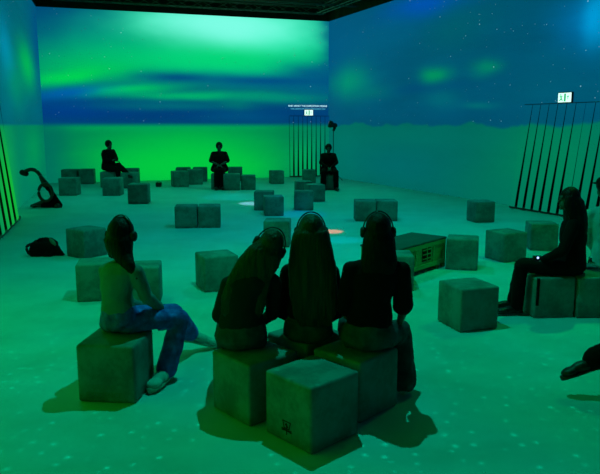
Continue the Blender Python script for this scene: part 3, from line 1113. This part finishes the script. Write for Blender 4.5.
# --- left person: leaning her head on the middle one
J = dict(P=A(241, 333, 5.20), C=A(245, 298, 5.16), N=A(258, 268, 5.18), H=A(270, 246, 5.24),
         shL=A(228, 284, 5.17), shR=A(274, 283, 5.22), elL=A(219, 316, 5.30), wrL=A(232, 328, 5.55), elR=A(272, 314, 5.32), wrR=A(258, 324, 5.56),
         hipL=A(229, 338, 5.24), hipR=A(254, 338, 5.24), knL=A(226, 325, 5.72), anL=A(226, 366, 5.85), toL=A(226, 371, 6.03),
         knR=A(254, 325, 5.74), anR=A(256, 366, 5.85), toR=A(256, 371, 6.03))
H = J['H']
hu = V((.42, 0, .9)).normalized()
bx = V((.95, 0, -.3))
person(J, 'person tilting her head onto the middle one, leftmost of the three seated in front', 1.06, .011, face=V((.1, 1, -.1)), hup=hu, top='dark', crop=.10,
       hair=[[(H + hu * .06 + V((0, -.03, 0)), V((.9, 0, -.42)), .08, .08), (H + V((-.03, -.08, -.03)), bx, .140, .085), (H + V((-.09, -.11, -.12)), V((1, 0, -.2)), .165, .060), (H + V((-.16, -.13, -.24)), X1, .175, .045), (H + V((-.20, -.14, -.38)), X1, .185, .036), (H + V((-.22, -.135, -.52)), X1, .17, .026), (H + V((-.225, -.12, -.60)), X1, .12, .012)]],
       hair_m='hair_brown', loose=.03)

# --- person on the left in pale top and blue jeans
J = dict(P=A(119, 318, 5.66), C=A(117, 289, 5.60), N=A(121, 261, 5.60), H=A(123, 234, 5.64),
         shL=A(106, 271, 5.72), shR=A(136, 272, 5.50), elL=A(114, 300, 5.98), wrL=A(140, 305, 6.15), elR=A(146, 296, 5.58), wrR=A(160, 308, 5.80),
         hipL=A(118, 320, 5.78), hipR=A(129, 322, 5.62), knL=A(174, 312, 6.16), anL=A(190, 333, 6.52), toL=A(207, 337, 6.60),
         knR=A(180, 318, 5.86), anR=A(166, 364, 5.74), toR=A(159, 378, 5.60))
H = J['H']
person(J, 'person in a pale long-sleeved top and blue jeans with long dark hair, seated at left', 1.12, .011, face=V((.42, .90, -.08)), top='shirt', bottom='jeans', shoe='shoe', crop=.05,
       hair=[[(H + V((-.0, -.02, .07)), V((.9, -.4, 0)), .08, .08), (H + V((-.03, -.045, -.04)), V((.9, -.4, 0)), .13, .11), (H + V((-.01, -.08, -.15)), V((.9, -.4, 0)), .115, .08), (H + V((.05, -.14, -.22)), V((.9, -.4, 0)), .085, .05), (H + V((.10, -.17, -.29)), V((.9, -.4, 0)), .055, .03), (H + V((.15, -.19, -.36)), V((.9, -.4, 0)), .018, .012)],
             [(H + V((-.09, -.0, .03)), V((.6, -.8, 0)), .06, .06), (H + V((-.105, -.01, -.10)), V((.6, -.8, 0)), .055, .05), (H + V((-.08, -.04, -.20)), V((.6, -.8, 0)), .04, .03)]],
       hair_m='hair_dark', loose=.024, hemw=.022, sk=1.36)

# --- person in profile on the right
J = dict(P=A(571, 267, 7.98), C=A(573, 243, 7.98), N=A(573, 217, 7.98), H=A(568, 199, 7.96),
         shL=A(573, 225, 7.80), shR=A(573, 224, 8.16), elL=A(563, 251, 7.72), wrL=A(543, 260, 7.82), elR=A(563, 250, 8.2), wrR=A(543, 260, 8.06),
         hipL=A(566, 268, 7.88), hipR=A(566, 267, 8.08), knL=A(521, 266, 7.84), anL=A(517, 302, 7.88), toL=A(503, 309, 7.86),
         knR=A(522, 264, 8.10), anR=A(513, 298, 8.14), toR=A(499, 304, 8.14), curl=.8)
H = J['H']
pr_root = person(J, 'long-haired person in black, seated in profile facing left, holding a small lit device', 1.08, .011, face=V((-1, -.05, -.06)), top='black', bottom='black', shoe='darkshoe', build=1.22,
       hair=[[(H + V((.02, 0, .08)), Y1, .075, .075), (H + V((.06, 0, -.02)), Y1, .125, .125), (H + V((.09, 0, -.14)), Y1, .14, .13), (H + V((.11, 0, -.26)), Y1, .17, .13), (H + V((.14, 0, -.38)), Y1, .16, .11), (H + V((.17, 0, -.47)), Y1, .10, .06)],
             [(H + V((-.01, -.08, .04)), X1, .06, .03), (H + V((-.01, -.10, -.06)), X1, .075, .035), (H + V((.03, -.12, -.20)), X1, .06, .03), (H + V((.05, -.13, -.28)), X1, .04, .015)]],
       hair_m='hair_dark', phones=False, jacket=True, loose=.02)
# strap hanging from her coat over the seat corner
bm = bmesh.new()
p0 = A(545, 276, 7.70); 
box(bm, V((2.86, 7.712, .33)), (.035, .008, .34))
st = link('strap', bm, M['black'], pr_root, world=True, smooth=False)
# device in the hand
dv = empty('handheld_device', A(537.5, 258, 7.86)); tag(dv, 'small black handheld device with a pale blue light, held over the knee on the right', 'device')
bm = bmesh.new(); box(bm, V((0, 0, 0)), (.11, .05, .06), bev=.012, seg=3); link('device_body', bm, M['plastic'], dv)
bm = bmesh.new(); ellipsoid(bm, V((-.005, -.028, .008)), (.014, .006, .014), seg=12); link('status_light', bm, emis('blue_led', (150, 170, 255), 2.5), dv)

# --- person with cap behind her, at the frame edge
J = dict(P=A(607, 264, 8.62), C=A(608, 235, 8.62), N=A(606, 206, 8.62), H=A(604, 187, 8.60),
         shL=A(590, 214, 8.62), shR=A(624, 214, 8.62), elL=A(588, 240, 8.72), wrL=A(598, 256, 8.95), elR=A(628, 240, 8.72), wrR=A(618, 256, 8.95),
         hipL=A(599, 264, 8.68), hipR=A(616, 264, 8.68), knL=A(594, 262, 9.15), anL=A(593, 288, 9.25), toL=A(592, 293, 9.42),
         knR=A(620, 262, 9.15), anR=A(621, 288, 9.25), toR=A(621, 293, 9.42))
person(J, 'person in a white shirt and dark cap, cut off by the right frame edge', 1.12, .012, face=V((-.1, 1, 0)), top='white', bottom='dark', hair=[], phones=False, cap=True, loose=.02, build=1.15)

# --- person almost outside the frame at lower right: only a raised boot shows
cS = seat_at((3.45, 5.55), math.radians(5), 'cube seat under the person with the raised boot, outside the right edge')
J = dict(P=V((3.42, 5.52, .63)), C=V((3.46, 5.52, .88)), N=V((3.44, 5.52, 1.14)), H=V((3.42, 5.52, 1.32)),
         shL=V((3.46, 5.34, 1.08)), shR=V((3.46, 5.70, 1.08)), elL=V((3.36, 5.28, .82)), wrL=V((3.14, 5.36, .74)), elR=V((3.36, 5.76, .82)), wrR=V((3.14, 5.66, .74)),
         hipL=V((3.34, 5.43, .6)), hipR=V((3.34, 5.61, .6)), knL=V((2.90, 5.38, .58)), anL=A(593, 360, 5.42), toL=A(565, 369, 5.42) + V((0, 0, 0)),
         knR=V((3.02, 5.70, .56)), anR=V((3.16, 5.80, .10)), toR=V((2.98, 5.80, .04)))
J['soleL'] = V((-.10, .1, 1))
person(J, 'person mostly outside the lower right edge, one dark raised boot in view', 1.05, .012, face=V((-1, 0, 0)), top='black', bottom='black', shoe='darkshoe', hair=[], phones=False, sk=1.35, hemw=.03)


# --- three far people
def local_pose(o, f, s, spec):
    """spec in a frame with x = person's right, y = forward, z up (metres from the floor point o)"""
    f = f.normalized(); r = f.cross(Z1)
    return {n: (o + r * v[0] * s + f * v[1] * s + Z1 * v[2] * s) for n, v in spec.items()}


base_pose = dict(P=(0, 0, .60), C=(0, .0, .86), N=(0, .02, 1.13), H=(0, .05, 1.275), shL=(-.18, .02, 1.07), shR=(.18, .02, 1.07),
                 elL=(-.25, .10, .84), elR=(.25, .10, .84), wrL=(-.05, .30, .70), wrR=(.05, .30, .70),
                 hipL=(-.09, .06, .58), hipR=(.09, .06, .58), knL=(-.19, .46, .57), knR=(.19, .46, .57), anL=(-.20, .46, .10), anR=(.20, .46, .10),
                 toL=(-.22, .62, .05), toR=(.22, .62, .05))
sp = dict(base_pose)
o = G(328.5, 190); o.y += .25
person(local_pose(o, V((.05, -1, 0)), 1.16, sp), 'person in dark clothes facing the camera, seated in the far corner by the back curtain', 1.26, .016, face=V((0, -1, -.15)), top='black', bottom='black', hair=[], phones=False, build=1.25, loose=.035)
sp = dict(base_pose); sp.update(knL=(-.08, .44, .58), knR=(.08, .44, .58), anL=(-.09, .40, .10), anR=(.09, .40, .10), toL=(-.10, .56, .05), toR=(.10, .56, .05), wrL=(-.03, .24, .74), wrR=(.03, .24, .74))
o = G(219, 189.5); o.y += .3
person(local_pose(o, V((.1, -1, 0)), 1.20, sp), 'person in dark clothes with clasped hands, seated upright in front of the bright green wall', 1.3, .016, face=V((.05, -1, -.1)), top='black', bottom='black', hair=[], phones=False, sleeve='short', build=1.3, loose=.035)
sp = dict(base_pose); sp.update(knL=(.02, .44, .68), anL=(.02, .80, .42), toL=(.06, .96, .40), knR=(.10, .46, .57), anR=(.04, .52, .10), toR=(.04, .70, .05), wrL=(.02, .26, .84), wrR=(-.02, .24, .80), elL=(-.24, .08, .84))
o = G(108, 187.5); o.y += .25
person(local_pose(o, V((.85, -.52, 0)), 1.24, sp), 'man in a dark jacket with crossed legs, seated far left before the green wall', 1.3, .016, face=V((.8, -.6, 0)), top='black', bottom='black', hair=[], phones=False, jacket=True, build=1.35, loose=.035)


# ------------------------------------------------------------------ small things
# spotlight on a stand in the far corner
q = G(333, 181); Yq = q.y
root = empty('light_stand', q); tag(root, 'thin black stand with a small lamp head, behind the person in the far corner', 'light stand')
zt_ = A(331, 125, Yq).z
bm = bmesh.new(); tube(bm, [q, V((q.x, q.y, zt_))], .016); link('pole', bm, M['plastic'], root, world=True)
bm = bmesh.new()
for k in range(3):
    a = k * 2 * PI / 3; tube(bm, [q + V((0, 0, .45)), q + V((math.cos(a) * .4, math.sin(a) * .4, .02))], .012, 6)
link('tripod_legs', bm, M['plastic'], root, world=True)
bm = bmesh.new()
hd = V((q.x, q.y, zt_)); dd = V((-.9, -.2, .25)).normalized(); xx_, yy_, zz_ = frame(hd, hd + dd)
loft(bm, [(hd - dd * .16, xx_ * .05, yy_ * .05), (hd - dd * .10, xx_ * .10, yy_ * .10), (hd + dd * .05, xx_ * .10, yy_ * .10), (hd + dd * .07, xx_ * .14, yy_ * .14), (hd + dd * .20, xx_ * .15, yy_ * .15)], 16)
link('lamp_head', bm, M['plastic'], root, world=True)
bm = bmesh.new(); box(bm, hd + V((.03, -.02, -.17)), (.10, .03, .16), Matrix.Rotation(.5, 4, 'Y')); link('yoke', bm, M['plastic'], root, world=True)

# stroller folded by the left wall
YS = 18.8
def SP(px, py, dy=0.0): return A(px, py, YS + dy)
root = empty('stroller', G(46, 208)); tag(root, 'black folded stroller with a long curved handle, by the left wall', 'stroller')
bm = bmesh.new(); tube(bm, spline([SP(25, 175.5), SP(24.5, 173), SP(26, 171), SP(31, 169.5), SP(36, 170.8), SP(40, 175), SP(43, 180), SP(46, 185)], 5), .055, 10); link('handle', bm, M['plastic'], root, world=True)
bm = bmesh.new(); capsule(bm, SP(22.5, 172.5), SP(26, 173.8), .085, .075); link('grip', bm, M['cushion'], root, world=True)
bm = bmesh.new()
for dy in (-.16, .16): chain(bm, [SP(41, 177, dy), SP(45.5, 184.5, dy * 1.2)], [.06, .10])
capsule(bm, SP(43.5, 181, -.18), SP(43.5, 181, .18), .05, .05)
link('hinge', bm, M['plastic'], root, world=True)
bm = bmesh.new()      # folded fabric seat: wedge
prof = [(45.5, 184.5), (50, 187.5), (56, 195), (62.5, 205), (62, 208), (46, 209), (40.5, 208.0), (41.5, 203), (47, 201), (50.5, 197.5), (49, 192), (45, 188)]
fr = [bm.verts.new(SP(x, y, -.24)) for x, y in prof]; bk = [bm.verts.new(SP(x, y, .24)) for x, y in prof]
bm.faces.new(fr); bm.faces.new(list(reversed(bk)))
for i in range(len(prof)): bm.faces.new((fr[i], bk[i], bk[(i + 1) % len(prof)], fr[(i + 1) % len(prof)]))
bmesh.ops.recalc_face_normals(bm, faces=bm.faces)
link('fabric_seat', fuse(bm, .03, 4, lambda p: wr_(p, 5, .02)), M['black'], root, world=True)
for cx_, cy_, rr in ((45.5, 192.5, .235),):
    for dy in (-.3, .3):
        c = SP(cx_, cy_, dy)
        bm = bmesh.new(); tube(bm, [c + V((math.cos(t * PI / 12) * rr * .82, 0, math.sin(t * PI / 12) * rr * 1.05)) for t in range(25)], .042, 8, False)
        link('wheel', bm, M['plastic'], root, world=True)
bm = bmesh.new(); chain(bm, [SP(32, 206.0), SP(38, 204.8), SP(44, 203)], [.05, .08, .11]); capsule(bm, SP(34, 207.2, -.2), SP(34, 207.2, .2), .05, .05)
capsule(bm, SP(44, 206.8, -.1), SP(33, 206.8, -.1), .06, .05); link('footrest', bm, M['plastic'], root, world=True)
for dy in (-.22, .22):
    c = SP(58, 206.2, dy); bm = bmesh.new(); capsule(bm, c - V((0, .03, 0)), c + V((0, .03, 0)), .09, .09); link('small_wheel', bm, M['plastic'], root, world=True)

# backpack on the floor
q = G(46, 257); root = empty('backpack', q); tag(root, 'black backpack with a pale side patch lying on the floor at left', 'backpack')
YB = q.y + .15
def BP(px, py, dy=0.0): return A(px, py, YB + dy)
bm = bmesh.new()
box(bm, BP(43.5, 248.5), (.40, .30, .27), bev=.05); ellipsoid(bm, BP(37, 250), (.13, .17, .14)); ellipsoid(bm, BP(49, 244.5, .02), (.17, .14, .13), V((.9, 0, -.3)).normalized(), Y1, V((.3, 0, .9)).normalized())
capsule(bm, BP(53, 247), BP(60, 252.5), .10, .055); capsule(bm, BP(50, 254.5), BP(63, 255), .06, .04)
link('pack_body', fuse(bm, .014, 4, lambda p: wr_(p, 9, .016)), M['black'], root, world=True)
bm = bmesh.new(); ellipsoid(bm, BP(52.6, 241.8, -.10), (.036, .02, .085), V((.85, 0, .55)).normalized(), Y1, V((-.62, 0, .78)).normalized(), 16)
link('side_patch', bm, M['paleprint'], root, world=True)['label'] = 'pale green-grey patch'
bm = bmesh.new(); tube(bm, spline([BP(33, 256, -.1), BP(28.5, 253, -.12), BP(26.5, 247.5, -.12), BP(30, 244.5, -.12), BP(34, 245, -.1)], 5), .024, 8); link('shoulder_strap', bm, M['dark'], root, world=True)
bm = bmesh.new(); tube(bm, spline([BP(37, 241.5, -.02), BP(40, 239, -.04), BP(45, 238.6, -.02), BP(48, 240.6)], 5), .018, 8); link('carry_handle', bm, M['black'], root, world=True)

# small black box on the floor at the far left cluster
bm = bmesh.new(); box(bm, G(158.3, 187) + V((0, .1, .09)), (.20, .22, .16), bev=.02)
root = empty('equipment_box', G(158.3, 187)); tag(root, 'tiny black box on the floor left of the far cube cluster', 'box')
link('case', bm, M['plastic'], root, world=True)
bm = bmesh.new(); tube(bm, spline([G(158.3, 187) + V((-.06, .1, .17)), G(158.3, 187) + V((0, .1, .21)), G(158.3, 187) + V((.06, .1, .17))], 4), .008, 6)
link('handle', bm, M['plastic'], root, world=True)

# accent beams from the projectors: white pool, orange and blue patches on the floor
def accent(name, px, py, col, energy, cone, sz=.03, off=(0, 0)):
    t = G(px, py)
    return projector(name, (t.x + off[0], t.y + off[1], 6.6), t, energy, col, cone, .5, sz, gobo=False)
accent('pool_of_light', 252, 203.5, (.35, .6, 1), 1500, 8)
accent('wide_pool_of_light', 232, 197, (.0, .6, .8), 420, 20)
accent('orange_patch', 329, 231.5, (1, .20, .12), 2100, 6)
accent('blue_patch', 300, 214, (.0, .15, 1), 500, 14)
e = accent('cyan_patch', 345, 240, (.0, .7, 1), 500, 8)
# added unseen warm fill lights that brighten the ceiling grid from below
for nm, lc in (('ceiling_warm_fill', (-4.6, 23.2, 6.2)), ('ceiling_warm_fill', (-.6, 25.0, 6.2))):
    projector(nm, lc, (lc[0], lc[1] - .3, 9), 220, (1, .5, .18), 105, .8, .1, gobo=False)
